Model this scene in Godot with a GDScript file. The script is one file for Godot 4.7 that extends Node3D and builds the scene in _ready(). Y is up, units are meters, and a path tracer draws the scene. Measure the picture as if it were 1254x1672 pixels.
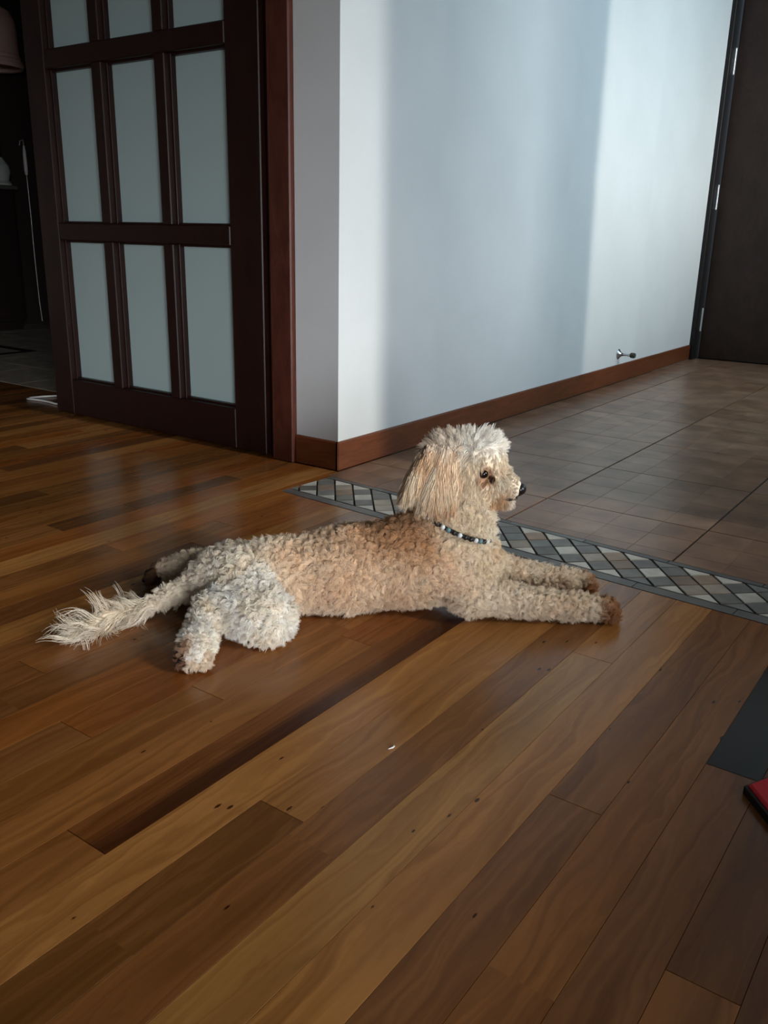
extends Node3D

# ------------------------------------------------------------------ settings
const PLANK_W := 0.0735
const PLANK_Z0 := 1.013
var rng := RandomNumberGenerator.new()
var used := {}

# ------------------------------------------------------------------ helpers
func numbered(called: String) -> String:
	if not used.has(called):
		used[called] = 0
		return called
	used[called] += 1
	return "%s_%03d" % [called, used[called]]

func meta(o: Node, label := "", category := "", group := "", kind := "") -> void:
	if label: o.set_meta("label", label)
	if category: o.set_meta("category", category)
	if group: o.set_meta("group", group)
	if kind: o.set_meta("kind", kind)

func thing(called: String, label: String, category: String, at := Vector3.ZERO, kind := "") -> Node3D:
	var o := Node3D.new()
	o.name = numbered(called)
	add_child(o)
	o.position = at
	meta(o, label, category, "", kind)
	return o

func part(called: String, mesh: Mesh, mat: Material, parent: Node, at := Vector3.ZERO) -> MeshInstance3D:
	var o := MeshInstance3D.new()
	o.mesh = mesh
	o.material_override = mat
	o.position = at
	var n: String = called
	var k := 0
	while parent.has_node(NodePath(n)):
		k += 1
		n = "%s_%03d" % [called, k]
	o.name = n
	parent.add_child(o)
	return o

func fast_part(called: String, mesh: Mesh, mat: Material, parent: Node, index: int) -> MeshInstance3D:
	var o := MeshInstance3D.new()
	o.mesh = mesh
	o.material_override = mat
	o.name = called if index == 0 else "%s_%03d" % [called, index]
	parent.add_child(o)
	return o

class MB:
	var v := PackedVector3Array()
	var n := PackedVector3Array()
	var uv := PackedVector2Array()
	var c := PackedColorArray()
	var col := Color.WHITE
	var uvo := Vector2.ZERO
	var uvs := Vector2.ONE

	func tri(a: Vector3, b: Vector3, d: Vector3, na: Vector3, nb: Vector3, nd: Vector3) -> void:
		# front faces run clockwise
		var g := (b - a).cross(d - a)
		if g.dot(na + nb + nd) > 0.0:
			var t := b; b = d; d = t
			var tn := nb; nb = nd; nd = tn
		for p in [a, b, d]:
			v.append(p)
			uv.append(Vector2(p.x, p.z) * uvs + uvo)
			c.append(col)
		n.append(na); n.append(nb); n.append(nd)

	func quad(a: Vector3, b: Vector3, d: Vector3, e: Vector3, nn: Vector3) -> void:
		tri(a, b, d, nn, nn, nn)
		tri(a, d, e, nn, nn, nn)

	func mesh() -> ArrayMesh:
		var m := ArrayMesh.new()
		if v.is_empty():
			return m
		var arr := []
		arr.resize(Mesh.ARRAY_MAX)
		arr[Mesh.ARRAY_VERTEX] = v
		arr[Mesh.ARRAY_NORMAL] = n
		arr[Mesh.ARRAY_TEX_UV] = uv
		arr[Mesh.ARRAY_COLOR] = c
		m.add_surface_from_arrays(Mesh.PRIMITIVE_TRIANGLES, arr)
		return m

	# box with chamfered edges
	func box(p0: Vector3, p1: Vector3, b := 0.0) -> void:
		var lo := Vector3(minf(p0.x, p1.x), minf(p0.y, p1.y), minf(p0.z, p1.z))
		var hi := Vector3(maxf(p0.x, p1.x), maxf(p0.y, p1.y), maxf(p0.z, p1.z))
		var ce := (lo + hi) * 0.5
		var h := (hi - lo) * 0.5
		b = minf(b, minf(h.x, minf(h.y, h.z)) * 0.9)
		for ax in 3:
			var u := (ax + 1) % 3
			var w := (ax + 2) % 3
			for s in [-1.0, 1.0]:
				var nn := Vector3.ZERO
				nn[ax] = s
				var q := []
				for k in [[-1, -1], [1, -1], [1, 1], [-1, 1]]:
					var p := Vector3.ZERO
					p[ax] = s * h[ax]
					p[u] = k[0] * (h[u] - b)
					p[w] = k[1] * (h[w] - b)
					q.append(ce + p)
				quad(q[0], q[1], q[2], q[3], nn)
		if b <= 0.0:
			return
		for ax in 3:
			var u := (ax + 1) % 3
			var w := (ax + 2) % 3
			for su in [-1.0, 1.0]:
				for sw in [-1.0, 1.0]:
					var nn := Vector3.ZERO
					nn[u] = su; nn[w] = sw
					nn = nn.normalized()
					var q := []
					for e in [[-1.0, 0], [1.0, 0], [1.0, 1], [-1.0, 1]]:
						var p := Vector3.ZERO
						p[ax] = e[0] * (h[ax] - b)
						p[u] = su * (h[u] - (b if e[1] == 1 else 0.0))
						p[w] = sw * (h[w] - (0.0 if e[1] == 1 else b))
						q.append(ce + p)
					quad(q[0], q[1], q[2], q[3], nn)
		for sx in [-1.0, 1.0]:
			for sy in [-1.0, 1.0]:
				for sz in [-1.0, 1.0]:
					var s := Vector3(sx, sy, sz)
					var nn := s.normalized()
					tri(ce + s * Vector3(h.x, h.y - b, h.z - b), ce + s * Vector3(h.x - b, h.y, h.z - b), ce + s * Vector3(h.x - b, h.y - b, h.z), nn, nn, nn)

	# convex slab: outline in (x, z), top at y, chamfered top edge
	func slab(outline: PackedVector2Array, y: float, deep: float, b: float) -> void:
		var cnt := outline.size()
		if cnt < 3: return
		var area := 0.0
		for i in cnt:
			area += outline[i].cross(outline[(i + 1) % cnt])
		var o := outline
		if area < 0.0:
			o = outline.duplicate()
			o.reverse()
		var inn := PackedVector2Array()
		for i in cnt:
			var a := o[(i + cnt - 1) % cnt]
			var p := o[i]
			var d := o[(i + 1) % cnt]
			var n0 := (p - a).normalized().orthogonal() * -1.0
			var n1 := (d - p).normalized().orthogonal() * -1.0
			var den := 1.0 + n0.dot(n1)
			inn.append(p + (n0 + n1) * (b / maxf(den, 0.3)))
		var mid := Vector2.ZERO
		for p in inn: mid += p
		mid /= cnt
		if (inn[0] - mid).length() > (o[0] - mid).length():  # orientation of orthogonal()
			for i in cnt: inn[i] = o[i] * 2.0 - inn[i]
		for i in range(1, cnt - 1):
			tri(Vector3(inn[0].x, y, inn[0].y), Vector3(inn[i].x, y, inn[i].y), Vector3(inn[i + 1].x, y, inn[i + 1].y), Vector3.UP, Vector3.UP, Vector3.UP)
		for i in cnt:
			var j := (i + 1) % cnt
			var e := (o[j] - o[i]).normalized()
			var out := Vector3(e.y, 0, -e.x)
			var mm := (o[i] + o[j]) * 0.5 - mid
			if out.x * mm.x + out.z * mm.y < 0.0: out = -out
			quad(Vector3(inn[i].x, y, inn[i].y), Vector3(inn[j].x, y, inn[j].y), Vector3(o[j].x, y - b, o[j].y), Vector3(o[i].x, y - b, o[i].y), (out + Vector3.UP).normalized())
			quad(Vector3(o[i].x, y - b, o[i].y), Vector3(o[j].x, y - b, o[j].y), Vector3(o[j].x, y - deep, o[j].y), Vector3(o[i].x, y - deep, o[i].y), out)

	# tube along points with a radius each
	func tube(pts: Array, radii: Array, sides := 10, caps := true) -> void:
		var rings := []
		var norms := []
		var up := Vector3(0.13, 0.97, 0.21).normalized()
		for i in pts.size():
			var t: Vector3 = ((pts[mini(i + 1, pts.size() - 1)] as Vector3) - (pts[maxi(i - 1, 0)] as Vector3)).normalized()
			var s := t.cross(up)
			if s.length() < 0.05: s = t.cross(Vector3(1, 0, 0))
			s = s.normalized()
			up = s.cross(t).normalized()
			var r := []
			var nr := []
			for k in sides:
				var a := TAU * k / sides
				var d := s * cos(a) + up * sin(a)
				nr.append(d)
				r.append((pts[i] as Vector3) + d * (radii[i] as float))
			rings.append(r)
			norms.append(nr)
		for i in pts.size() - 1:
			for k in sides:
				var l := (k + 1) % sides
				tri(rings[i][k], rings[i][l], rings[i + 1][l], norms[i][k], norms[i][l], norms[i + 1][l])
				tri(rings[i][k], rings[i + 1][l], rings[i + 1][k], norms[i][k], norms[i + 1][l], norms[i + 1][k])
		if caps:
			for e in [0, pts.size() - 1]:
				var q: int = 1 if e == 0 else e - 1
				var nn: Vector3 = ((pts[e] as Vector3) - (pts[q] as Vector3)).normalized()
				for k in sides:
					tri(pts[e], rings[e][k], rings[e][(k + 1) % sides], nn, nn, nn)

	# profile of (radius, height) turned about an axis through base
	func lathe(base: Vector3, axis: Vector3, prof: Array, sides := 24) -> void:
		var a := axis.normalized()
		var s := a.cross(Vector3(0.3, 0.2, 0.9)).normalized()
		var u := s.cross(a)
		for i in prof.size() - 1:
			var p: Vector2 = prof[i]
			var q: Vector2 = prof[i + 1]
			var sl := Vector2(q.y - p.y, -(q.x - p.x)).normalized()
			for k in sides:
				var a0 := TAU * k / sides
				var a1 := TAU * (k + 1) / sides
				var d0 := s * cos(a0) + u * sin(a0)
				var d1 := s * cos(a1) + u * sin(a1)
				var n0 := (d0 * sl.x + a * sl.y)
				var n1 := (d1 * sl.x + a * sl.y)
				tri(base + a * p.y + d0 * p.x, base + a * p.y + d1 * p.x, base + a * q.y + d1 * q.x, n0, n1, n1)
				tri(base + a * p.y + d0 * p.x, base + a * q.y + d1 * q.x, base + a * q.y + d0 * q.x, n0, n1, n0)

	func ball(ce: Vector3, r: Vector3, b := Basis(), seg := 16) -> void:
		var rows := seg / 2
		for i in rows:
			for k in seg:
				var q := []
				var qn := []
				for e in [[0, 0], [1, 0], [1, 1], [0, 1]]:
					var th: float = PI * (i + (e[0] as int)) / rows
					var ph: float = TAU * (k + (e[1] as int)) / seg
					var d := Vector3(sin(th) * cos(ph), cos(th), sin(th) * sin(ph))
					q.append(ce + b * (d * r))
					qn.append((b * (d / r)).normalized())
				tri(q[0], q[1], q[2], qn[0], qn[1], qn[2])
				tri(q[0], q[2], q[3], qn[0], qn[2], qn[3])

func box_mesh(a: Vector3, b: Vector3, bevel := 0.0, col := Color.WHITE) -> ArrayMesh:
	var m := MB.new()
	m.col = col
	m.box(a, b, bevel)
	return m.mesh()

func mat(col: Color, rough := 0.6, spec := 0.5, metal := 0.0) -> StandardMaterial3D:
	var m := StandardMaterial3D.new()
	m.albedo_color = col
	m.roughness = rough
	m.metallic = metal
	m.metallic_specular = spec
	return m

func srgb(r: float, g: float, b: float) -> Color:
	return Color(r / 255.0, g / 255.0, b / 255.0)

func lin(r: float, g: float, b: float) -> Color:   # linear vertex colour from an sRGB triple
	return srgb(r, g, b).srgb_to_linear()

func grain_texture(w: int, h: int, seed_: int, stretch: float, lo: float, specks: int) -> ImageTexture:
	var n := FastNoiseLite.new()
	n.seed = seed_
	n.noise_type = FastNoiseLite.TYPE_SIMPLEX
	n.frequency = 0.02
	n.fractal_octaves = 4
	var n2 := FastNoiseLite.new()
	n2.seed = seed_ + 7
	n2.noise_type = FastNoiseLite.TYPE_SIMPLEX
	n2.frequency = 0.006
	var im := Image.create(w, h, false, Image.FORMAT_RGB8)
	for y in h:
		for x in w:
			var warp := n2.get_noise_2d(x * 0.7, y * 1.6) * 26.0
			var a := n.get_noise_2d(x / stretch, (y + warp) * 2.2)
			var b := n2.get_noise_2d(x * 0.35, y * 2.0)
			var f := clampf(0.5 + 0.42 * a + 0.28 * b, 0.0, 1.0)
			var g := lerpf(lo, 1.0, f)
			im.set_pixel(x, y, Color(g, lerpf(lo * 0.95, 1.0, f), lerpf(lo * 0.88, 1.0, f)))
	var r := RandomNumberGenerator.new()
	r.seed = seed_
	for i in specks:
		var cx := r.randi_range(4, w - 5)
		var cy := r.randi_range(4, h - 5)
		var ra := r.randf_range(1.0, 2.3)
		for dy in range(-4, 5):
			for dx in range(-4, 5):
				var d := sqrt(dx * dx * 0.55 + dy * dy)
				if d < ra:
					im.set_pixel(cx + dx, cy + dy, im.get_pixel(cx + dx, cy + dy) * Color(0.42, 0.36, 0.3))
	return ImageTexture.create_from_image(im)

func cloud_texture(size: int, seed_: int, freq: float, lo: float) -> NoiseTexture2D:
	var n := FastNoiseLite.new()
	n.seed = seed_
	n.frequency = freq
	n.fractal_octaves = 5
	var t := NoiseTexture2D.new()
	t.width = size
	t.height = size
	t.seamless = true
	t.noise = n
	var g := Gradient.new()
	g.set_color(0, Color(lo, lo, lo))
	g.set_color(1, Color(1, 1, 1))
	t.color_ramp = g
	return t

# ------------------------------------------------------------------ materials
var M := {}

func make_materials() -> void:
	var grain := grain_texture(1024, 512, 3, 9.0, 0.74, 26)
	var w := mat(Color.WHITE, 0.24, 0.37)
	w.vertex_color_use_as_albedo = true
	w.albedo_texture = grain
	M.plank = w
	var dw := mat(srgb(46, 22, 17), 0.42, 0.4)
	dw.albedo_texture = grain
	dw.uv1_triplanar = true
	dw.uv1_world_triplanar = true
	dw.uv1_scale = Vector3(4.0, 0.5, 4.0)
	M.dark_wood = dw
	var cw := mat(srgb(98, 52, 40), 0.42, 0.4)
	cw.albedo_texture = grain
	cw.uv1_triplanar = true
	cw.uv1_world_triplanar = true
	cw.uv1_scale = Vector3(4.0, 0.5, 4.0)
	M.casing = cw
	var bw := mat(srgb(126, 70, 40), 0.36, 0.5)
	bw.albedo_texture = grain
	bw.uv1_triplanar = true
	bw.uv1_world_triplanar = true
	bw.uv1_scale = Vector3(1.0, 3.0, 1.0)
	M.baseboard = bw
	var fw := mat(srgb(54, 38, 32), 0.5, 0.4)
	fw.albedo_texture = grain
	fw.uv1_triplanar = true
	fw.uv1_world_triplanar = true
	fw.uv1_scale = Vector3(3.0, 0.5, 3.0)
	M.front_door = fw
	M.door_frame = mat(srgb(24, 20, 20), 0.5, 0.4)
	var wt := cloud_texture(512, 11, 0.004, 0.97)
	var wall := mat(srgb(226, 229, 229), 0.75, 0.3)
	wall.albedo_texture = wt
	wall.uv1_triplanar = true
	wall.uv1_world_triplanar = true
	M.wall = wall
	M.ceiling = mat(srgb(160, 160, 158), 0.9, 0.2)  # out of view, greyed to weaken light bounced onto the floor
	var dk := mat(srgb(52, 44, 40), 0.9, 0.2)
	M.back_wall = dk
	var t := mat(Color.WHITE, 0.32, 0.4)
	t.vertex_color_use_as_albedo = true
	t.albedo_texture = cloud_texture(512, 23, 0.02, 0.72)
	M.tile = t
	var st := mat(Color.WHITE, 0.4, 0.36)
	st.vertex_color_use_as_albedo = true
	st.albedo_texture = cloud_texture(256, 31, 0.03, 0.8)
	M.stone = st
	M.grout = mat(srgb(44, 41, 39), 0.8, 0.3)
	M.subfloor = mat(srgb(38, 24, 16), 0.8, 0.2)
	var g := mat(srgb(186, 208, 206), 0.34, 0.5)
	g.refraction_enabled = false
	g.backlight_enabled = true
	g.backlight = Color(0.5, 0.5, 0.5)
	M.frosted = g
	M.chrome = mat(srgb(190, 192, 196), 0.22, 0.5, 1.0)
	M.steel = mat(srgb(205, 205, 205), 0.38, 0.5, 0.6)
	M.rubber = mat(srgb(70, 72, 66), 0.7, 0.3)
	M.red = mat(srgb(196, 24, 40), 0.6, 0.4)
	M.black = mat(srgb(20, 16, 15), 0.6, 0.4)
	M.white_plastic = mat(srgb(225, 225, 220), 0.4, 0.5)
	M.shade_cloth = mat(srgb(205, 170, 160), 0.85, 0.2)
	M.cabinet = mat(srgb(30, 20, 17), 0.5, 0.4)
	M.ceramic = mat(srgb(150, 158, 150), 0.3, 0.5)

# ------------------------------------------------------------------ main
func _ready() -> void:
	rng.seed = 41
	make_view_and_light()
	make_materials()
	make_shell()
	make_wood_floor()
	make_tile_floor()
	make_mosaic_strip()
	make_glass_door()
	make_front_door()
	make_back_room()
	make_small_things()
	make_dog()

func unseen_light(at: Vector3, toward: Vector3, size: Vector2, energy: float, col: Color, called: String) -> void:
	var l := AreaLight3D.new()
	l.name = called
	l.area_size = size
	l.light_energy = energy
	l.light_color = col
	l.area_range = 14.0
	l.area_attenuation = 2.0
	l.shadow_enabled = true
	add_child(l)
	l.position = at
	l.look_at(at + toward, Vector3.UP if absf(toward.y) < 0.9 else Vector3.RIGHT)

func make_view_and_light() -> void:
	var cam := Camera3D.new()
	cam.name = "camera"
	cam.fov = 61.04
	cam.near = 0.05
	cam.far = 60.0
	var yaw := deg_to_rad(-54.80326)
	var pitch := deg_to_rad(-17.66587)
	var roll := deg_to_rad(1.27472)
	cam.transform = Transform3D(Basis(Vector3.UP, yaw) * Basis(Vector3.RIGHT, pitch) * Basis(Vector3.BACK, roll), Vector3(-2.0398, 0.7, 1.6156))
	add_child(cam)
	cam.current = true
	var e := Environment.new()
	e.background_mode = Environment.BG_SKY
	var sm := ProceduralSkyMaterial.new()
	sm.sky_top_color = Color(0.62, 0.72, 0.82)
	sm.sky_horizon_color = Color(0.8, 0.85, 0.9)
	sm.ground_bottom_color = Color(0.3, 0.32, 0.3)
	sm.ground_horizon_color = Color(0.5, 0.52, 0.5)
	sm.sky_energy_multiplier = 1.0
	var sky := Sky.new()
	sky.sky_material = sm
	e.sky = sky
	e.tonemap_mode = Environment.TONE_MAPPER_LINEAR
	e.tonemap_exposure = 1.0
	e.sdfgi_enabled = true
	e.ssao_enabled = true
	e.ssil_enabled = true
	var we := WorldEnvironment.new()
	we.name = "world_environment"
	we.environment = e
	add_child(we)
	# unseen panels, placed as daylight on the hall wall, corner, dog and door wall
	unseen_light(Vector3(2.3, 1.75, 2.16), Vector3(-0.1, -0.05, -1), Vector2(1.5, 1.1), 2.9, Color(0.80, 0.93, 1.0), "unseen_hall_window_light")  # out of view, lights the long hall wall
	unseen_light(Vector3(-0.55, 1.15, 3.36), Vector3(0.0, 0.0, -1), Vector2(1.6, 2.1), 0.4, Color(0.9, 0.96, 1.0), "unseen_room_window_light")  # out of view, weakly lights the floor and white corner
	unseen_light(Vector3(-9.4, 1.7, 11.0), Vector3(0.62, -0.1, -0.77), Vector2(7.0, 3.4), 270.0, Color(0.97, 0.98, 1.0), "unseen_garden_light")  # out of view, placed to light the dog and the door wall
	# unseen narrow panel outdoors, placed to brighten the corner strip and the dog
	unseen_light(Vector3(0.33, 4.7, 11.9), Vector3(-0.08, -0.39, -1), Vector2(0.22, 5.2), 100.0, Color(1.0, 0.985, 0.95), "unseen_gap_light")

# ------------------------------------------------------------------ room shell
func wall_part(called: String, boxes: Array, m: Material, label: String) -> Node3D:
	var b := MB.new()
	for q in boxes:
		b.box(q[0], q[1], 0.0)
	var o := MeshInstance3D.new()
	o.mesh = b.mesh()
	o.material_override = m
	o.name = called
	add_child(o)
	meta(o, label, "wall", "", "structure")
	return o

func make_shell() -> void:
	var H := 2.8
	# white wall along the tiled hall, from the corner to the front door
	wall_part("wall_right", [[Vector3(0.008, 0, -0.16), Vector3(3.515, H, -0.008)]], M.wall, "long white wall above the brown baseboard beside the tiled hall")
	# narrow return and the wall over the glass doors
	wall_part("wall_left", [[Vector3(0.008, 0, -0.2), Vector3(0.12, H, -0.16)], [Vector3(0.008, 2.56, -3.0), Vector3(0.12, H, -0.2)], [Vector3(0.008, 0, -4.0), Vector3(0.12, H, -3.0)]], M.wall, "narrow grey-white return of wall between door casing and corner")
	wall_part("wall_front", [[Vector3(3.515, 2.1, -0.2), Vector3(3.7, H, 1.12)], [Vector3(3.515, 0, 1.12), Vector3(3.7, H, 2.4)]], M.wall, "white end wall of the hall round the dark front door")
	wall_part("wall_hall", [[Vector3(0.47, 0, 2.2), Vector3(1.5, H, 2.35)], [Vector3(3.1, 0, 2.2), Vector3(3.515, H, 2.35)], [Vector3(1.5, 0, 2.2), Vector3(3.1, 1.15, 2.35)], [Vector3(1.5, 2.35, 2.2), Vector3(3.1, H, 2.35)]], M.wall, "white hall wall out of view, with the unseen window that lights the hall")  # out of view, placed to hold the window that lights the long wall
	wall_part("wall_back", [[Vector3(-4.65, 0, -4.0), Vector3(-4.5, H, 3.55)]], M.wall, "white wall far behind the camera")
	wall_part("wall_side", [[Vector3(-4.5, 0, 3.4), Vector3(-3.9, H, 3.55)], [Vector3(-2.5, 0, 3.4), Vector3(-1.4, H, 3.55)], [Vector3(0.3, 0, 3.4), Vector3(0.47, H, 3.55)], [Vector3(-1.4, 2.3, 3.4), Vector3(0.3, H, 3.55)], [Vector3(-3.9, 1.45, 3.4), Vector3(-2.5, H, 3.55)], [Vector3(0.35, 0, 1.42), Vector3(0.47, H, 3.4)]], M.wall, "white wall and partition out of view, placed to let in and cut off daylight")  # last box: unseen partition, placed to shade near floor and edge the bright strip
	wall_part("wall_far", [[Vector3(-4.65, 0, -4.15), Vector3(0.008, H, -4.0)]], M.wall, "white wall closing the room on the left")
	wall_part("wall_inner", [[Vector3(0.12, 0, -4.6), Vector3(4.0, H, -4.46)], [Vector3(3.4, 0, -4.46), Vector3(3.515, H, -0.2)], [Vector3(0.008, 0, -4.6), Vector3(0.12, H, -4.0)]], M.back_wall, "dim walls of the dark room behind the glass door")
	var c := MeshInstance3D.new()
	c.mesh = box_mesh(Vector3(-4.65, H, -5.4), Vector3(4.0, H + 0.12, 3.55))
	c.material_override = M.ceiling
	c.name = "ceiling"
	add_child(c)
	meta(c, "plain grey ceiling above the frame, toned down to dim the floor", "ceiling", "", "structure")
	wall_part("added_low_wall", [[Vector3(-1.8, 0, 2.15), Vector3(0.35, 0.5, 2.25)]], M.wall, "added low white wall behind the camera, shading the near floor")  # added to keep light off the floor nearest the camera
	# baseboards
	var b := MB.new()
	b.box(Vector3(0.0, 0, -0.014), Vector3(3.515, 0.092, 0.0), 0.004)
	var o := MeshInstance3D.new()
	o.mesh = b.mesh(); o.material_override = M.baseboard; o.name = "baseboard_right"
	add_child(o)
	meta(o, "long brown wooden baseboard under the white hall wall", "baseboard", "", "structure")
	b = MB.new()
	b.box(Vector3(0.0, 0, -0.175), Vector3(0.012, 0.092, -0.0005), 0.004)
	o = MeshInstance3D.new()
	o.mesh = b.mesh(); o.material_override = M.baseboard; o.name = "baseboard_left"
	add_child(o)
	meta(o, "short dark brown baseboard between door casing and white corner", "baseboard", "", "structure")
	# unseen windows placed to light wall, dog and floor: frames in their openings
	var f := thing("window_1", "unseen hall window, placed to light the long white wall", "window", Vector3.ZERO, "structure")
	b = MB.new()
	for x in [1.5, 3.06]:
		b.box(Vector3(x, 1.15, 2.24), Vector3(x + 0.04, 2.35, 2.3), 0.003)
	for y in [1.15, 2.31]:
		b.box(Vector3(1.54, y, 2.24), Vector3(3.06, y + 0.04, 2.3), 0.003)
	part("window_frame", b.mesh(), M.dark_wood, f)
	f = thing("window_2", "unseen low garden door behind the camera, placed to light dog and door wall", "window", Vector3.ZERO, "structure")
	b = MB.new()
	for x in [-3.9, -2.54]:
		b.box(Vector3(x, 0, 3.44), Vector3(x + 0.04, 1.45, 3.5), 0.003)
	b.box(Vector3(-3.86, 1.41, 3.44), Vector3(-2.54, 1.45, 3.5), 0.003)
	part("window_frame", b.mesh(), M.dark_wood, f)
	f = thing("window_3", "unseen glass door behind the camera, placed to light dog and white corner", "window", Vector3.ZERO, "structure")
	b = MB.new()
	for x in [-1.4, 0.26]:
		b.box(Vector3(x, 0, 3.44), Vector3(x + 0.04, 2.3, 3.5), 0.003)
	for y in [2.26]:
		b.box(Vector3(-1.36, y, 3.44), Vector3(0.26, y + 0.04, 3.5), 0.003)
	part("window_frame", b.mesh(), M.dark_wood, f)

# ------------------------------------------------------------------ floors
func strip_low(z: float) -> float:      # edge of the mosaic strip on the wood side
	return -0.27 - 0.064 * z
func strip_high(z: float) -> float:     # edge on the tile side
	return -0.056 - 0.064 * z

func make_wood_floor() -> void:
	var fl := thing("floor", "glossy brown floor of narrow wooden boards under the dog", "floor", Vector3.ZERO, "structure")
	part("subfloor", box_mesh(Vector3(-4.5, -0.1, -4.0), Vector3(0.3, -0.0125, 3.4)), M.subfloor, fl)
	var tones := {"dark": [104, 64, 33], "dark2": [120, 77, 40], "mid": [150, 97, 50], "mid2": [138, 90, 48], "tan": [172, 118, 64], "light": [174, 125, 69], "red": [146, 87, 42], "black": [46, 28, 18], "orange": [166, 102, 48]}
	# boards seen plainly in the photograph: row -> [ends of boards in x], [tones]
	var known := {
		-3: [[-2.9, -1.9, -0.9, 0.0], ["mid2", "mid", "red"]],
		-2: [[-2.9, -1.53, -0.2], ["mid", "mid2"]],
		-1: [[-2.9, -2.35, -0.2], ["mid", "tan"]],
		0: [[-2.9, -1.345, -0.2], ["dark2", "tan"]],
		1: [[-2.9, -1.98, -0.2], ["dark2", "mid2"]],
		2: [[-2.9, -0.697, -0.2], ["light", "tan"]],
		3: [[-2.9, -1.75, -0.2], ["mid", "tan"]],
		4: [[-2.9, -1.105, -0.2], ["mid2", "mid2"]],
		5: [[-2.9, -1.62, -0.2], ["tan", "mid"]],
		6: [[-2.9, -0.905, -0.2], ["mid2", "black"]],
		7: [[-2.9, -1.3, -0.2], ["mid", "dark2"]],
		-16: [[-2.9, -0.862, -0.25, 0.4], ["mid2", "dark", "mid2"]],
		-14: [[-2.9, -1.9, 0.4], ["mid", "tan"]],
		-15: [[-2.9, -1.2, 0.4], ["mid2", "red"]],
		-17: [[-2.9, -1.4, -0.5, 0.4], ["red", "mid2", "red"]],
		-10: [[-2.9, -1.5, 0.4], ["mid", "tan"]],
		-18: [[-2.9, -1.1, 0.4], ["mid2", "mid"]],
		-19: [[-2.9, -0.9, 0.4], ["dark2", "dark2"]],
		-20: [[-2.9, -0.7, 0.4], ["dark", "dark2"]],
	}
	var pool := ["mid", "mid2", "mid", "red", "tan", "dark2", "mid2", "orange"]
	var count := 0
	var rest := MB.new()
	for k in range(-43, 26):
		var z0 := PLANK_Z0 + PLANK_W * (k - 1)
		var z1 := z0 + PLANK_W
		var ends := []
		var tn := []
		if known.has(k):
			ends = known[k][0]
			tn = known[k][1]
		else:
			var x := -2.9 + rng.randf_range(0.2, 0.9)
			ends = [-2.9]
			while x < -0.1:
				ends.append(x)
				x += rng.randf_range(0.55, 1.2)
			ends.append(0.5)
			for i in ends.size() - 1:
				tn.append(pool[rng.randi() % pool.size()])
		for i in ends.size() - 1:
			var xa: float = ends[i]
			var xb: float = ends[i + 1]
			var last := i == ends.size() - 2
			var pts := PackedVector2Array([Vector2(xa + 0.0006, z0 + 0.0003), Vector2(xb - 0.0006, z0 + 0.0003), Vector2(xb - 0.0006, z1 - 0.0003), Vector2(xa + 0.0006, z1 - 0.0003)])
			if last:
				var e0 := 0.26
				var e1 := 0.26
				if z0 > 0.0:
					e0 = strip_low(z0); e1 = strip_low(z1)
				elif z1 > 0.0:
					e0 = 0.0; e1 = 0.0
				elif z1 > -0.2:
					e0 = 0.0; e1 = 0.0
				pts[1].x = e0 - 0.0015
				pts[2].x = e1 - 0.0015
			var t: Array = tones[tn[i]]
			var j := rng.randf_range(-7.0, 7.0) + 8.0
			var b := rest if (z0 > 2.0 or z0 < -2.35) else MB.new()
			b.col = lin(t[0] + j, t[1] + j * 0.8, t[2] + j * 0.5)
			b.uvs = Vector2(0.5, 2.2)
			b.uvo = Vector2(rng.randf(), rng.randf())
			if k == -2 and i == 1:
				# heartwood: this board darkens towards its near edge
				var cuts := [0.0, 0.45, 0.58, 0.66, 1.0]
				var shades := [[138, 86, 46], [120, 72, 38], [102, 59, 31], [86, 48, 25]]
				for q in 4:
					var za: float = lerpf(pts[0].y, pts[3].y, cuts[q])
					var zb: float = lerpf(pts[0].y, pts[3].y, cuts[q + 1])
					b.col = lin(shades[q][0], shades[q][1], shades[q][2])
					b.slab(PackedVector2Array([Vector2(pts[0].x, za), Vector2(lerpf(pts[1].x, pts[2].x, cuts[q]), za), Vector2(lerpf(pts[1].x, pts[2].x, cuts[q + 1]), zb), Vector2(pts[0].x, zb)]), 0.0, 0.012, 0.0)
			elif last and z0 < 0.019 and z1 > 0.019:
				# the board that meets the end of the mosaic strip is notched round it
				b.slab(PackedVector2Array([pts[0], Vector2(-0.0015, pts[1].y), Vector2(-0.0015, 0.0005), Vector2(pts[0].x, 0.0005)]), 0.0, 0.012, 0.0)
				b.slab(PackedVector2Array([Vector2(pts[0].x, 0.0005), Vector2(strip_high(0.0), 0.0005), Vector2(strip_high(0.018), 0.018), Vector2(pts[0].x, 0.018)]), 0.0, 0.012, 0.0)
				b.slab(PackedVector2Array([Vector2(pts[0].x, 0.018), Vector2(strip_low(0.018) - 0.001, 0.018), Vector2(strip_low(z1) - 0.001, pts[3].y), pts[3]]), 0.0, 0.012, 0.0)
			else:
				b.slab(pts, 0.0, 0.012, 0.0002)
			if b != rest:
				fast_part("plank", b.mesh(), M.plank, fl, count)
				count += 1
	# boards farther from the picture
	for x in range(2):
		for k in range(-20, 26):
			var z0 := PLANK_Z0 + PLANK_W * (k - 1)
			rest.col = lin(132, 80, 42)
			rest.uvo = Vector2(rng.randf(), rng.randf())
			var xa := -4.5 + x * 0.8
			rest.slab(PackedVector2Array([Vector2(xa, z0 + 0.0003), Vector2(xa + 0.799, z0 + 0.0003), Vector2(xa + 0.799, z0 + PLANK_W - 0.0006), Vector2(xa, z0 + PLANK_W - 0.0006)]), 0.0, 0.012, 0.0009)
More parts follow.
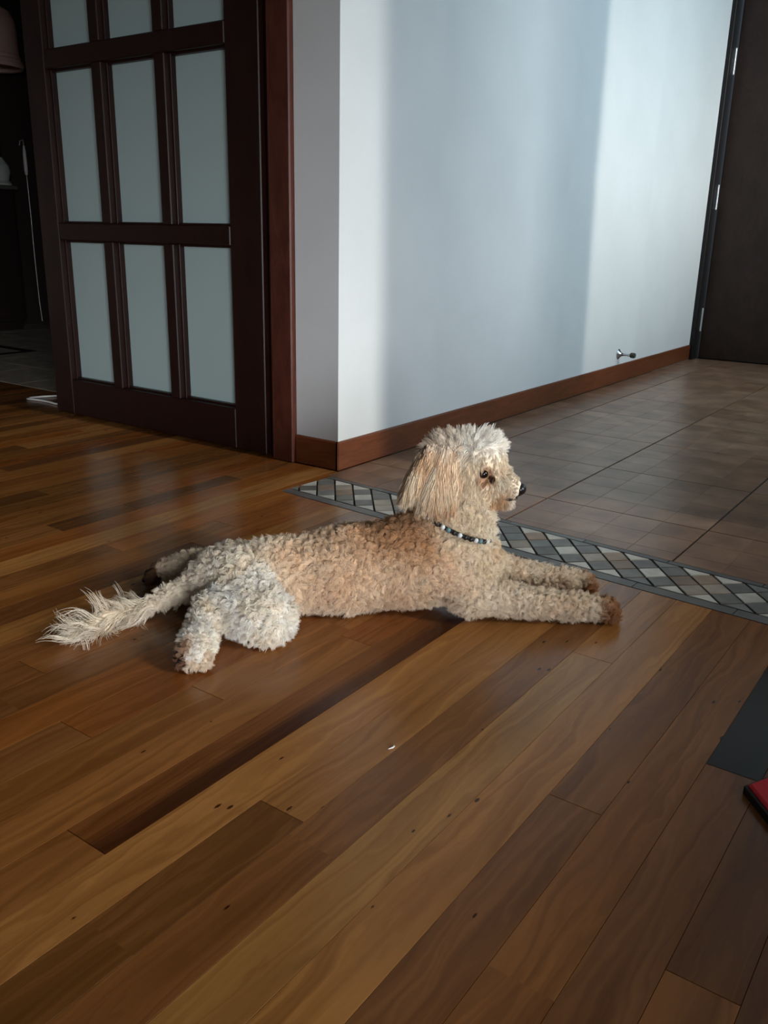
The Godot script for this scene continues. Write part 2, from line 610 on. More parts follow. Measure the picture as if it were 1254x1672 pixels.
	for k in range(-66, -43):
		var z0 := PLANK_Z0 + PLANK_W * (k - 1)
		var x := -4.5
		while x < 0.2:
			var xb := minf(x + rng.randf_range(0.6, 1.2), 0.258)
			rest.col = lin(134 + rng.randf_range(-10, 10), 86, 44)
			rest.uvo = Vector2(rng.randf(), rng.randf())
			rest.slab(PackedVector2Array([Vector2(x, z0 + 0.0003), Vector2(xb - 0.001, z0 + 0.0003), Vector2(xb - 0.001, z0 + PLANK_W - 0.0003), Vector2(x, z0 + PLANK_W - 0.0003)]), 0.0, 0.012, 0.0002)
			x = xb
	var r := part("far_planks", rest.mesh(), M.plank, fl)
	meta(r, "", "", "", "stuff")

func clip_convex(poly: PackedVector2Array, sub: PackedVector2Array) -> PackedVector2Array:
	var got := Geometry2D.intersect_polygons(poly, sub)
	if got.is_empty():
		return PackedVector2Array()
	return got[0]

func make_tile_floor() -> void:
	var fl := thing("floor_001", "brown-grey tiled hall floor with sunken small squares", "floor", Vector3.ZERO, "structure")
	part("tile_bed", box_mesh(Vector3(-0.25, -0.1, 0.0), Vector3(3.66, -0.004, 2.2)), M.grout, fl)
	var region := PackedVector2Array([Vector2(strip_high(0.0) + 0.001, 0.0), Vector2(3.655, 0.0), Vector2(3.655, 2.2), Vector2(strip_high(2.2) + 0.001, 2.2)])
	var count := 0
	for ix in range(-1, 9):
		for iz in range(-1, 5):
			var x0 := 0.155 + 0.445 * ix
			var z0 := 0.186 + 0.447 * iz
			var b := MB.new()
			var base := rng.randf_range(-6.0, 6.0)
			b.uvs = Vector2(0.7, 0.7)
			b.uvo = Vector2(rng.randf(), rng.randf())
			for i in 4:
				for j in 4:
					var p := 0.1105
					var ins := 0.0003
					var xa := x0 + 0.0015 + p * i + ins
					var za := z0 + 0.0015 + p * j + ins
					var sq := PackedVector2Array([Vector2(xa, za), Vector2(xa + p - 2 * ins, za), Vector2(xa + p - 2 * ins, za + p - 2 * ins), Vector2(xa, za + p - 2 * ins)])
					var c := clip_convex(sq, region)
					if c.size() < 3: continue
					var v := base + rng.randf_range(-9.0, 9.0)
					b.col = lin(158 + v, 121 + v, 96 + v)
					b.slab(c, 0.0, 0.006, 0.0005)
			if b.v.size():
				fast_part("floor_tile", b.mesh(), M.tile, fl, count)
				count += 1

func make_mosaic_strip() -> void:
	var st := thing("trim_2", "strip of diamond stone mosaic between wood boards and hall tiles", "mosaic", Vector3.ZERO, "structure")
	var t := Vector2(-0.064, 1.0).normalized()
	var o := Vector2(strip_high(0.019), 0.019)
	var side := Vector2(-1.0, -0.064).normalized()
	var bed := MB.new()
	var L := 2.15
	bed.slab(PackedVector2Array([o, o + t * L, o + t * L + side * 0.2135, o + side * 0.2135]), -0.0022, 0.1, 0.0002)
	part("mortar", bed.mesh(), M.grout, st)
	var P := 0.2114
	var q := P / 3.0
	var v0 := 0.0245
	var w := 0.1505
	var count := 0
	var cols := {"white": [222, 216, 204], "gray": [124, 121, 115], "dark": [96, 94, 90], "tan": [166, 142, 120], "beige": [178, 165, 148], "slate": [136, 136, 131], "taupe": [150, 128, 110]}
	var mixed := ["tan", "beige", "slate", "taupe", "beige", "gray"]
	var to := func(u: float, v: float) -> Vector2:
		return o + t * u + side * v
	for k in 10:
		var ub := P * k
		# border stones on both sides, jointed where panels meet
		for e in [[0.0015, 0.0205], [0.1795, 0.2120]]:
			var b := MB.new()
			b.uvo = Vector2(rng.randf(), rng.randf())
			var j := rng.randf_range(-8, 8)
			b.col = lin(108 + j, 106 + j, 102 + j)
			b.slab(PackedVector2Array([to.call(ub + 0.001, e[0]), to.call(ub + P - 0.001, e[0]), to.call(ub + P - 0.001, e[1]), to.call(ub + 0.001, e[1])]), 0.0004, 0.006, 0.0006)
			fast_part("border_stone", b.mesh(), M.stone, st, count)
			count += 1
	count = 0
	var g := 0.0030
	var hq := q * 0.5
	var hw := w * 0.25
	for k in range(0, 30):
		for row in 5:
			# rows 0 and 4 are half stones along the borders
			var uc := q * k + (hq if row % 2 == 1 else 0.0)
			var vc := v0 + hw * row
			var pts := PackedVector2Array()
			if row == 0:
				pts = PackedVector2Array([to.call(uc - hq + g * 1.6, vc), to.call(uc + hq - g * 1.6, vc), to.call(uc, vc + hw - g * 1.3)])
			elif row == 4:
				pts = PackedVector2Array([to.call(uc - hq + g * 1.6, vc), to.call(uc + hq - g * 1.6, vc), to.call(uc, vc - hw + g * 1.3)])
			else:
				pts = PackedVector2Array([to.call(uc - hq + g, vc), to.call(uc, vc - hw + g), to.call(uc + hq - g, vc), to.call(uc, vc + hw - g)])
			if uc < hq * 0.5:
				pts = clip_convex(pts, PackedVector2Array([to.call(0.001, 0.0), to.call(0.2, 0.0), to.call(0.2, 0.213), to.call(0.001, 0.213)]))
				if pts.size() < 3: continue
			var joint := k % 3 == 0
			var name_ := ""
			if row == 0 or row == 4:
				name_ = "slate" if joint else "white"
			elif row == 2:
				name_ = "white" if joint else mixed[rng.randi() % mixed.size()]
			else:
				name_ = mixed[rng.randi() % mixed.size()] if k % 3 == 1 else "gray"
			var c: Array = cols[name_]
			var b := MB.new()
			b.uvs = Vector2(2, 2)
			b.uvo = Vector2(rng.randf(), rng.randf())
			var j := rng.randf_range(-9, 9)
			b.col = lin(c[0] + j, c[1] + j, c[2] + j)
			b.slab(pts, 0.0004 + rng.randf() * 0.0003, 0.006, 0.0006)
			fast_part("mosaic_stone", b.mesh(), M.stone, st, count)
			count += 1

# ------------------------------------------------------------------ doors
func make_glass_door() -> void:
	var d := thing("door_1", "dark wooden glazed door with frosted panes, left of white corner", "door", Vector3.ZERO, "structure")
	var zl := -1.43
	var zr := -0.300
	var cols := [[-1.32, -1.064], [-1.013, -0.75], [-0.702, -0.437]]
	var rows := [[0.141, 0.658], [0.718, 1.229], [1.29, 1.80], [1.86, 2.37]]
	var x0 := 0.0
	var x1 := 0.052
	var top := 2.5
	part("stile", box_mesh(Vector3(x0, 0.006, zl), Vector3(x1, top, cols[0][0]), 0.003), M.dark_wood, d)
	part("stile", box_mesh(Vector3(x0, 0.006, cols[2][1]), Vector3(x1, top, zr), 0.003), M.dark_wood, d)
	part("rail", box_mesh(Vector3(x0, 0.006, cols[0][0]), Vector3(x1, rows[0][0], cols[2][1]), 0.003), M.dark_wood, d)
	for i in 3:
		part("rail", box_mesh(Vector3(x0, rows[i][1], cols[0][0]), Vector3(x1, rows[i + 1][0], cols[2][1]), 0.003), M.dark_wood, d)
	part("rail", box_mesh(Vector3(x0, rows[3][1], cols[0][0]), Vector3(x1, top, cols[2][1]), 0.003), M.dark_wood, d)
	for r in rows:
		for i in 2:
			part("glazing_bar", box_mesh(Vector3(x0, r[0], cols[i][1]), Vector3(x1, r[1], cols[i + 1][0]), 0.003), M.dark_wood, d)
		for c in cols:
			# stop bead, a step back from the face, then the pane behind it
			var b := MB.new()
			var s := 0.007
			var xa := x0 + 0.022
			var xb := x0 + 0.046
			b.box(Vector3(xa, r[0], c[0]), Vector3(xb, r[1], c[0] + s), 0.0015)
			b.box(Vector3(xa, r[0], c[1] - s), Vector3(xb, r[1], c[1]), 0.0015)
			b.box(Vector3(xa, r[0], c[0] + s), Vector3(xb, r[0] + s, c[1] - s), 0.0015)
			b.box(Vector3(xa, r[1] - s, c[0] + s), Vector3(xb, r[1], c[1] - s), 0.0015)
			part("glazing_bead", b.mesh(), M.dark_wood, d)
			part("pane", box_mesh(Vector3(x0 + 0.0425, r[0] + 0.002, c[0] + 0.002), Vector3(x0 + 0.0475, r[1] - 0.002, c[1] - 0.002), 0.0008), M.frosted, d)
	# casing and jamb
	var tr := thing("trim_1", "reddish brown wooden door casing beside the narrow white wall", "casing", Vector3.ZERO, "structure")
	part("casing", box_mesh(Vector3(-0.012, 0, -0.262), Vector3(0.03, 2.58, -0.175), 0.004), M.casing, tr)
	part("jamb", box_mesh(Vector3(0.012, 0, -0.288), Vector3(0.12, 2.56, -0.2), 0.002), M.dark_wood, tr)
	part("casing", box_mesh(Vector3(-0.012, 2.5, -3.1), Vector3(0.03, 2.58, -0.262), 0.004), M.casing, tr)
	part("jamb", box_mesh(Vector3(0.012, 2.5, -3.0), Vector3(0.12, 2.56, -0.288), 0.002), M.dark_wood, tr)
	part("jamb", box_mesh(Vector3(0.0, 0, -3.0), Vector3(0.12, 2.5, -2.95), 0.002), M.dark_wood, tr)

func make_front_door() -> void:
	var d := thing("door_2", "dark brown front door slab at the end of the hall", "door", Vector3.ZERO, "structure")
	part("slab", box_mesh(Vector3(3.612, 0.006, 0.028), Vector3(3.655, 2.06, 1.04), 0.003), M.front_door, d)
	for y in [0.24, 0.958, 1.69, 1.95]:
		if y > 1.9: continue
		var b := MB.new()
		b.tube([Vector3(3.603, y - 0.065, 0.02), Vector3(3.603, y + 0.065, 0.02)], [0.0075, 0.0075], 12)
		for e in [-1.0, 1.0]:
			b.ball(Vector3(3.603, y + e * 0.067, 0.02), Vector3(0.0075, 0.006, 0.0075), Basis(), 10)
		var h := part("hinge", b.mesh(), M.steel, d)
		meta(h, "silver hinge barrel")
	var t := thing("trim_3", "near-black frame round the dark front door", "door frame", Vector3.ZERO, "structure")
	part("jamb", box_mesh(Vector3(3.516, 0, -0.02), Vector3(3.68, 2.1, 0.016), 0.002), M.door_frame, t)
	part("jamb", box_mesh(Vector3(3.53, 0, 1.048), Vector3(3.68, 2.1, 1.12), 0.002), M.door_frame, t)
	part("head", box_mesh(Vector3(3.53, 2.065, 0.016), Vector3(3.68, 2.1, 1.048), 0.002), M.door_frame, t)
	part("threshold", box_mesh(Vector3(3.63, -0.004, 0.016), Vector3(3.70, 0.005, 1.048), 0.002), M.door_frame, t)

# ------------------------------------------------------------------ the dark room on the left
func make_back_room() -> void:
	var fl := thing("floor_002", "pale grey tiled floor of the dark room, past the door", "floor", Vector3.ZERO, "structure")
	part("tile_bed", box_mesh(Vector3(0.262, -0.1, -4.5), Vector3(3.45, -0.003, -0.2)), M.grout, fl)
	var count := 0
	for ix in 9:
		for iz in 13:
			var x0 := 0.264 + 0.36 * ix
			var z0 := -5.26 + 0.39 * iz
			if x0 > 3.2 or z0 > -0.55: continue
			var b := MB.new()
			var j := rng.randf_range(-5, 5)
			b.col = lin(208 + j, 197 + j, 180 + j)
			b.uvo = Vector2(rng.randf(), rng.randf())
			b.slab(PackedVector2Array([Vector2(x0 + 0.001, z0 + 0.001), Vector2(x0 + 0.359, z0 + 0.001), Vector2(x0 + 0.359, z0 + 0.389), Vector2(x0 + 0.001, z0 + 0.389)]), 0.0, 0.006, 0.0008)
			fast_part("floor_tile", b.mesh(), M.tile, fl, count)
			count += 1
	# dark inlay band on that floor
	var tr := thing("trim_4", "dark inlaid band cornering on the pale floor beyond the door", "floor inlay", Vector3.ZERO, "structure")
	for e in [[Vector3(0.95, -0.002, -4.4), Vector3(1.01, 0.0012, -3.08)], [Vector3(0.5, -0.002, -3.14), Vector3(0.95, 0.0012, -3.08)]]:
		part("inlay", box_mesh(e[0], e[1], 0.0008), M.door_frame, tr)
	# dark sideboard against the far wall, with a lamp on it
	var c := thing("sideboard", "black-brown sideboard against the dark wall at far left", "sideboard", Vector3(1.14, 0, -4.26))
	part("body", box_mesh(Vector3(-0.5, 0.06, -0.19), Vector3(0.52, 0.945, 0.08), 0.006), M.cabinet, c)
	part("plinth", box_mesh(Vector3(-0.48, 0.0, -0.18), Vector3(0.50, 0.06, 0.065), 0.003), M.cabinet, c)
	part("top", box_mesh(Vector3(-0.52, 0.945, -0.195), Vector3(0.544, 0.972, 0.10), 0.005), M.rubber, c)
	for i in 2:
		var dr := part("cabinet_door", box_mesh(Vector3(-0.48 + 0.5 * i, 0.09, 0.08), Vector3(0.01 + 0.49 * i, 0.92, 0.096), 0.004), M.cabinet, c)
		var kb := MB.new()
		kb.ball(Vector3(-0.03 + 0.09 * i, 0.55, 0.106), Vector3(0.012, 0.012, 0.012), Basis(), 10)
		part("knob", kb.mesh(), M.rubber, dr)
	var lamp := thing("table_lamp", "unlit lamp with a pinkish domed shade on the far sideboard", "lamp", Vector3(1.62, 0.972, -4.24))
	var b := MB.new()
	b.lathe(Vector3.ZERO, Vector3.UP, [Vector2(0.0, 0.0), Vector2(0.062, 0.0), Vector2(0.064, 0.012), Vector2(0.045, 0.03), Vector2(0.052, 0.06), Vector2(0.060, 0.09), Vector2(0.050, 0.13), Vector2(0.024, 0.165), Vector2(0.014, 0.18)], 24)
	part("base", b.mesh(), M.ceramic, lamp)
	b = MB.new()
	b.tube([Vector3(0, 0.17, 0), Vector3(0, 0.98, 0)], [0.008, 0.008], 10)
	part("pole", b.mesh(), M.black, lamp)
	b = MB.new()
	b.lathe(Vector3.ZERO, Vector3.UP, [Vector2(0.186, 0.815), Vector2(0.184, 0.95), Vector2(0.176, 1.02), Vector2(0.15, 1.07), Vector2(0.10, 1.10), Vector2(0.04, 1.112), Vector2(0.0, 1.114)], 32)
	b.lathe(Vector3.ZERO, Vector3.UP, [Vector2(0.0, 1.108), Vector2(0.098, 1.094), Vector2(0.146, 1.065), Vector2(0.172, 1.018), Vector2(0.180, 0.95), Vector2(0.182, 0.815), Vector2(0.186, 0.815)], 32)
	part("lamp_shade", b.mesh(), M.shade_cloth, lamp)
	b = MB.new()
	b.lathe(Vector3.ZERO, Vector3.UP, [Vector2(0.186, 0.735), Vector2(0.205, 0.73), Vector2(0.212, 0.75), Vector2(0.204, 0.775), Vector2(0.194, 0.785), Vector2(0.196, 0.80), Vector2(0.188, 0.815), Vector2(0.182, 0.80), Vector2(0.182, 0.74), Vector2(0.186, 0.735)], 32)
	part("shade_trim", b.mesh(), M.shade_cloth, lamp)
	var cb := thing("hanging_cord", "thin pale cord hanging with a white plug on the dark wall", "cord", Vector3(1.95, 0.0, -4.452))
	b = MB.new()
	b.lathe(Vector3(0, 1.06, 0), Vector3.UP, [Vector2(0.0, 0.0), Vector2(0.009, 0.004), Vector2(0.013, 0.03), Vector2(0.014, 0.09), Vector2(0.011, 0.16), Vector2(0.007, 0.2), Vector2(0.0, 0.205)], 14)
	part("plug", b.mesh(), M.white_plastic, cb)
	b = MB.new()
	b.tube([Vector3(0, 1.065, 0), Vector3(0.003, 0.8, 0.0), Vector3(0.0, 0.5, 0.002), Vector3(0.006, 0.17, 0.0), Vector3(0.012, 0.02, 0.004)], [0.0038, 0.0036, 0.0036, 0.0036, 0.0036], 8)
	part("cord", b.mesh(), M.steel, cb)
	b = MB.new()
	b.tube([Vector3(0, 1.262, 0), Vector3(-0.006, 1.30, 0.004), Vector3(-0.03, 1.29, 0.004), Vector3(-0.035, 1.26, 0.0)], [0.004, 0.004, 0.004, 0.004], 8)
	part("hook", b.mesh(), M.steel, cb)

func make_small_things() -> void:
	# door stop
	var s := thing("door_stop", "small chrome door stop on the white wall above the baseboard", "door stop", Vector3(2.31, 0.146, -0.008))
	var b := MB.new()
	b.lathe(Vector3.ZERO, Vector3(0, 0, 1), [Vector2(0.0, 0.0), Vector2(0.026, 0.0), Vector2(0.026, 0.003), Vector2(0.018, 0.009), Vector2(0.010, 0.018), Vector2(0.0065, 0.028), Vector2(0.0055, 0.045), Vector2(0.0065, 0.058), Vector2(0.009, 0.066)], 20)
	part("stem", b.mesh(), M.chrome, s)
	b = MB.new()
	b.lathe(Vector3.ZERO, Vector3(0, 0, 1), [Vector2(0.0095, 0.064), Vector2(0.013, 0.068), Vector2(0.0135, 0.084), Vector2(0.011, 0.09), Vector2(0.0, 0.091)], 20)
	part("bumper", b.mesh(), M.rubber, s)
	# red mat, only a corner in view
	var r := thing("mat", "corner of a red padded mat at the right edge of the boards", "mat", Vector3(-0.9455, 0, 1.4405))
	b = MB.new()
	b.slab(PackedVector2Array([Vector2(0.0, 0.0), Vector2(0.36, 0.18), Vector2(0.15, 0.58), Vector2(-0.30, 0.26)]), 0.012, 0.012, 0.001)
	part("backing", b.mesh(), M.black, r)
	b = MB.new()
	b.slab(PackedVector2Array([Vector2(0.001, 0.005), Vector2(0.355, 0.182), Vector2(0.149, 0.574), Vector2(-0.294, 0.259)]), 0.017, 0.006, 0.003)
	part("cover", b.mesh(), M.red, r)
	# scrap of fluff
	var sc := thing("fluff_scrap", "tiny white scrap of fluff on the boards in front of the dog", "scrap", Vector3(-1.144, 0.0, 1.007))
	b = MB.new()
	b.tube([Vector3(-0.006, 0.0015, -0.002), Vector3(-0.001, 0.0025, 0.0015), Vector3(0.004, 0.002, 0.001), Vector3(0.007, 0.0015, -0.002)], [0.0006, 0.0014, 0.0012, 0.0004], 8)
	part("tuft", b.mesh(), M.white_plastic, sc)
	# floor cable
	var cb := thing("cable", "white cable looped on the boards by the glass door", "cable", Vector3(0.08, 0, -1.72))
	b = MB.new()
	var pts := []
	var rad := []
	for p in [[0.30, 0.12], [0.16, 0.03], [0.06, -0.02], [0.01, -0.035], [-0.012, -0.02], [-0.002, 0.01], [0.006, 0.06], [0.006, 0.11], [0.0, 0.16], [0.02, 0.22], [0.08, 0.27]]:
		pts.append(Vector3(p[0], 0.005, p[1]))
		rad.append(0.0042)
	b.tube(pts, rad, 8)
	part("cord", b.mesh(), M.white_plastic, cb)

# ------------------------------------------------------------------ the dog
# bone: from, to, radius at each end, region
var bones := []
var bone_a := PackedVector3Array()
var bone_d := PackedVector3Array()
var bone_q := PackedFloat32Array()
var bone_r := PackedFloat32Array()
var bone_s := PackedFloat32Array()
var bone_k := PackedFloat32Array()
var bone_region := PackedInt32Array()
enum {TRUNK, NECK, SKULL, MUZZLE, CHIN, FORE, FORE_FAR, THIGH, HIND, HIND_FAR, TAIL, EAR, EAR_FAR, TOE}

func bone(a: Vector3, b: Vector3, ra: float, rb: float, region: int, k := 0.02) -> void:
	bone_a.append(a)
	bone_d.append(b - a)
	bone_q.append(maxf((b - a).length_squared(), 1e-9))
	bone_r.append(ra)
	bone_s.append(rb - ra)
	bone_k.append(k)
	bone_region.append(region)

func field(p: Vector3) -> float:
	var d := 1.0
	for i in bone_a.size():
		var pa := p - bone_a[i]
		var ba := bone_d[i]
		var h := clampf(pa.dot(ba) / bone_q[i], 0.0, 1.0)
		var e := (pa - ba * h).length() - bone_r[i] - bone_s[i] * h
		var k := bone_k[i]
		var g := absf(d - e)
		if g < k:
			var m := (k - g) / k
			d = minf(d, e) - m * m * k * 0.25
		elif e < d:
			d = e
	return d

func nearest_region(p: Vector3) -> int:
	var d := 1.0
	var r := 0
	for i in bone_a.size():
		var pa := p - bone_a[i]
		var h := clampf(pa.dot(bone_d[i]) / bone_q[i], 0.0, 1.0)
		var e := (pa - bone_d[i] * h).length() - bone_r[i] - bone_s[i] * h
		if e < d:
			d = e
			r = bone_region[i]
	return r

func dog_bones() -> void:
	# trunk, lying on its chest with the hips rolled towards the camera
	bone(Vector3(0.205, 0.098, 0.088), Vector3(0.11, 0.103, 0.09), 0.058, 0.076, TRUNK)
	bone(Vector3(0.11, 0.103, 0.09), Vector3(-0.03, 0.082, 0.10), 0.076, 0.070, TRUNK, 0.03)
	bone(Vector3(-0.03, 0.082, 0.10), Vector3(-0.17, 0.069, 0.115), 0.070, 0.060, TRUNK, 0.03)
	bone(Vector3(-0.17, 0.069, 0.115), Vector3(-0.25, 0.064, 0.12), 0.060, 0.053, TRUNK, 0.03)
	bone(Vector3(-0.25, 0.064, 0.12), Vector3(-0.285, 0.056, 0.122), 0.053, 0.042, TRUNK, 0.03)
	# neck and head
	bone(Vector3(0.155, 0.135, 0.09), Vector3(0.176, 0.24, 0.09), 0.060, 0.050, NECK, 0.03)
	bone(Vector3(0.208, 0.122, 0.09), Vector3(0.205, 0.20, 0.09), 0.034, 0.038, NECK, 0.03)
	bone(Vector3(0.163, 0.298, 0.09), Vector3(0.222, 0.301, 0.09), 0.046, 0.045, SKULL, 0.02)
	bone(Vector3(0.195, 0.262, 0.09), Vector3(0.215, 0.258, 0.09), 0.047, 0.042, SKULL, 0.02)
	bone(Vector3(0.240, 0.272, 0.089), Vector3(0.282, 0.251, 0.088), 0.031, 0.0195, MUZZLE, 0.016)
	bone(Vector3(0.232, 0.240, 0.089), Vector3(0.272, 0.226, 0.088), 0.024, 0.012, CHIN, 0.010)
	# brow ridges
	bone(Vector3(0.226, 0.306, 0.118), Vector3(0.240, 0.306, 0.104), 0.009, 0.009, SKULL, 0.014)
	bone(Vector3(0.226, 0.306, 0.062), Vector3(0.240, 0.306, 0.076), 0.009, 0.009, SKULL, 0.014)
	# ears
	bone(Vector3(0.150, 0.322, 0.132), Vector3(0.128, 0.255, 0.152), 0.013, 0.016, EAR, 0.012)
	bone(Vector3(0.162, 0.312, 0.135), Vector3(0.156, 0.248, 0.150), 0.010, 0.012, EAR, 0.012)
	bone(Vector3(0.128, 0.322, 0.125), Vector3(0.096, 0.268, 0.138), 0.013, 0.013, EAR, 0.012)
	bone(Vector3(0.118, 0.310, 0.105), Vector3(0.092, 0.262, 0.112), 0.014, 0.014, EAR, 0.014)
	bone(Vector3(0.185, 0.325, 0.045), Vector3(0.178, 0.255, 0.025), 0.012, 0.014, EAR_FAR, 0.012)
	# near foreleg
	bone(Vector3(0.165, 0.098, 0.125), Vector3(0.205, 0.052, 0.143), 0.050, 0.030, FORE, 0.025)
	bone(Vector3(0.205, 0.052, 0.143), Vector3(0.407, 0.030, 0.135), 0.028, 0.018, FORE, 0.02)
	bone(Vector3(0.407, 0.030, 0.135), Vector3(0.470, 0.023, 0.130), 0.018, 0.018, FORE, 0.015)
	for i in 4:
		bone(Vector3(0.474, 0.018, 0.112 + 0.0115 * i), Vector3(0.490 - 0.004 * absf(i - 1.5), 0.013, 0.110 + 0.0125 * i), 0.010, 0.0085, TOE, 0.006)
	# far foreleg
	bone(Vector3(0.205, 0.100, 0.052), Vector3(0.270, 0.058, 0.024), 0.044, 0.025, FORE_FAR, 0.025)
	bone(Vector3(0.270, 0.058, 0.024), Vector3(0.422, 0.030, 0.002), 0.024, 0.016, FORE_FAR, 0.02)
	bone(Vector3(0.422, 0.030, 0.002), Vector3(0.458, 0.024, 0.0), 0.016, 0.0165, FORE_FAR, 0.015)
	for i in 4:
		bone(Vector3(0.460, 0.018, -0.016 + 0.0105 * i), Vector3(0.474 - 0.004 * absf(i - 1.5), 0.013, -0.018 + 0.0115 * i), 0.0095, 0.008, TOE, 0.006)
	# near hind leg, thigh flopped out towards the camera
	bone(Vector3(-0.222, 0.080, 0.160), Vector3(-0.165, 0.047, 0.250), 0.044, 0.040, THIGH, 0.025)
	bone(Vector3(-0.235, 0.050, 0.215), Vector3(-0.162, 0.044, 0.256), 0.036, 0.036, THIGH, 0.025)
	bone(Vector3(-0.180, 0.033, 0.262), Vector3(-0.272, 0.046, 0.220), 0.026, 0.021, HIND, 0.012)
	bone(Vector3(-0.272, 0.046, 0.220), Vector3(-0.272, 0.030, 0.325), 0.024, 0.022, HIND, 0.012)
	bone(Vector3(-0.272, 0.030, 0.325), Vector3(-0.271, 0.026, 0.352), 0.022, 0.022, HIND, 0.012)
	for i in 4:
		bone(Vector3(-0.287 + 0.0105 * i, 0.022, 0.358), Vector3(-0.290 + 0.0125 * i, 0.016, 0.374 - 0.003 * absf(i - 1.5)), 0.010, 0.0085, TOE, 0.006)
	# far hind leg stretched out behind
	bone(Vector3(-0.262, 0.060, 0.075), Vector3(-0.345, 0.044, 0.022), 0.044, 0.027, HIND_FAR, 0.025)
	bone(Vector3(-0.345, 0.044, 0.022), Vector3(-0.412, 0.027, 0.002), 0.026, 0.019, HIND_FAR, 0.02)
	for i in 4:
		bone(Vector3(-0.418, 0.020, -0.014 + 0.0105 * i), Vector3(-0.434, 0.015, -0.016 + 0.0115 * i), 0.010, 0.0085, TOE, 0.006)
	# tail
	bone(Vector3(-0.285, 0.072, 0.128), Vector3(-0.345, 0.044, 0.142), 0.017, 0.013, TAIL, 0.015)
	bone(Vector3(-0.345, 0.044, 0.142), Vector3(-0.402, 0.028, 0.172), 0.013, 0.010, TAIL, 0.01)
	bone(Vector3(-0.402, 0.028, 0.172), Vector3(-0.462, 0.024, 0.220), 0.010, 0.008, TAIL, 0.01)
	bone(Vector3(-0.462, 0.024, 0.220), Vector3(-0.498, 0.016, 0.275), 0.008, 0.005, TAIL, 0.01)

# surface nets over the cells near the surface; gives [positions, indices]
func surface_net(lo: Vector3, hi: Vector3, cell: float) -> Array:
	var blk := 6
	var bs := cell * blk
	var nb := Vector3i(((hi - lo) / bs).ceil())
	var vals := {}
	var vert := {}
	var pos := PackedVector3Array()
	var quads := PackedInt32Array()
	var cells := []
	for bz in nb.z:
		for by in nb.y:
			for bx in nb.x:
				var c := lo + (Vector3(bx, by, bz) + Vector3(0.5, 0.5, 0.5)) * bs
				if absf(field(c)) > bs * 0.9 + cell: continue
				cells.append(Vector3i(bx, by, bz))
	for b in cells:
		for z in range(b.z * blk, b.z * blk + blk + 1):
			for y in range(b.y * blk, b.y * blk + blk + 1):
				for x in range(b.x * blk, b.x * blk + blk + 1):
					var key := x + (y << 10) + (z << 20)
					if not vals.has(key):
						vals[key] = field(lo + Vector3(x, y, z) * cell)
	var off := [0, 1, 1 << 10, (1 << 10) + 1, 1 << 20, (1 << 20) + 1, (1 << 20) + (1 << 10), (1 << 20) + (1 << 10) + 1]
	var offv := [Vector3(0, 0, 0), Vector3(1, 0, 0), Vector3(0, 1, 0), Vector3(1, 1, 0), Vector3(0, 0, 1), Vector3(1, 0, 1), Vector3(0, 1, 1), Vector3(1, 1, 1)]
	var edges := [[0, 1], [2, 3], [4, 5], [6, 7], [0, 2], [1, 3], [4, 6], [5, 7], [0, 4], [1, 5], [2, 6], [3, 7]]
	var v8 := PackedFloat32Array()
	v8.resize(8)
	for b in cells:
		for z in range(b.z * blk, b.z * blk + blk):
			for y in range(b.y * blk, b.y * blk + blk):
				for x in range(b.x * blk, b.x * blk + blk):
					var key: int = x + (y << 10) + (z << 20)
					var inside := 0
					for i in 8:
						v8[i] = vals[key + off[i]]
						if v8[i] < 0.0: inside += 1
					if inside == 0 or inside == 8: continue
					var s := Vector3.ZERO
					var n := 0
					for e in edges:
						var a := v8[e[0]]
						var d := v8[e[1]]
						if (a < 0.0) != (d < 0.0):
							s += (offv[e[0]] as Vector3).lerp(offv[e[1]], a / (a - d))
							n += 1
					vert[key] = pos.size()
					pos.append(lo + (Vector3(x, y, z) + s / n) * cell)
	var axis := [[1, 1 << 10, 1 << 20], [1 << 10, 1 << 20, 1], [1 << 20, 1, 1 << 10]]
	for key in vert:
		var a: float = vals[key]
		for ax in axis:
			var other: int = key + ax[0]
			if not vals.has(other): continue
			var d: float = vals[other]
			if (a < 0.0) == (d < 0.0): continue
			var k0: int = key
			var k1: int = key - ax[1]
			var k2: int = key - ax[1] - ax[2]
			var k3: int = key - ax[2]
			if not (vert.has(k1) and vert.has(k2) and vert.has(k3)): continue
			var q := [vert[k0], vert[k1], vert[k2], vert[k3]]
			if a < 0.0:
				quads.append_array([q[0], q[2], q[1], q[0], q[3], q[2]])
			else:
				quads.append_array([q[0], q[1], q[2], q[0], q[2], q[3]])
	return [pos, quads]

func gradient(p: Vector3) -> Vector3:
	var e := 0.002
	return Vector3(field(p + Vector3(e, 0, 0)) - field(p - Vector3(e, 0, 0)), field(p + Vector3(0, e, 0)) - field(p - Vector3(0, e, 0)), field(p + Vector3(0, 0, e)) - field(p - Vector3(0, 0, e))).normalized()

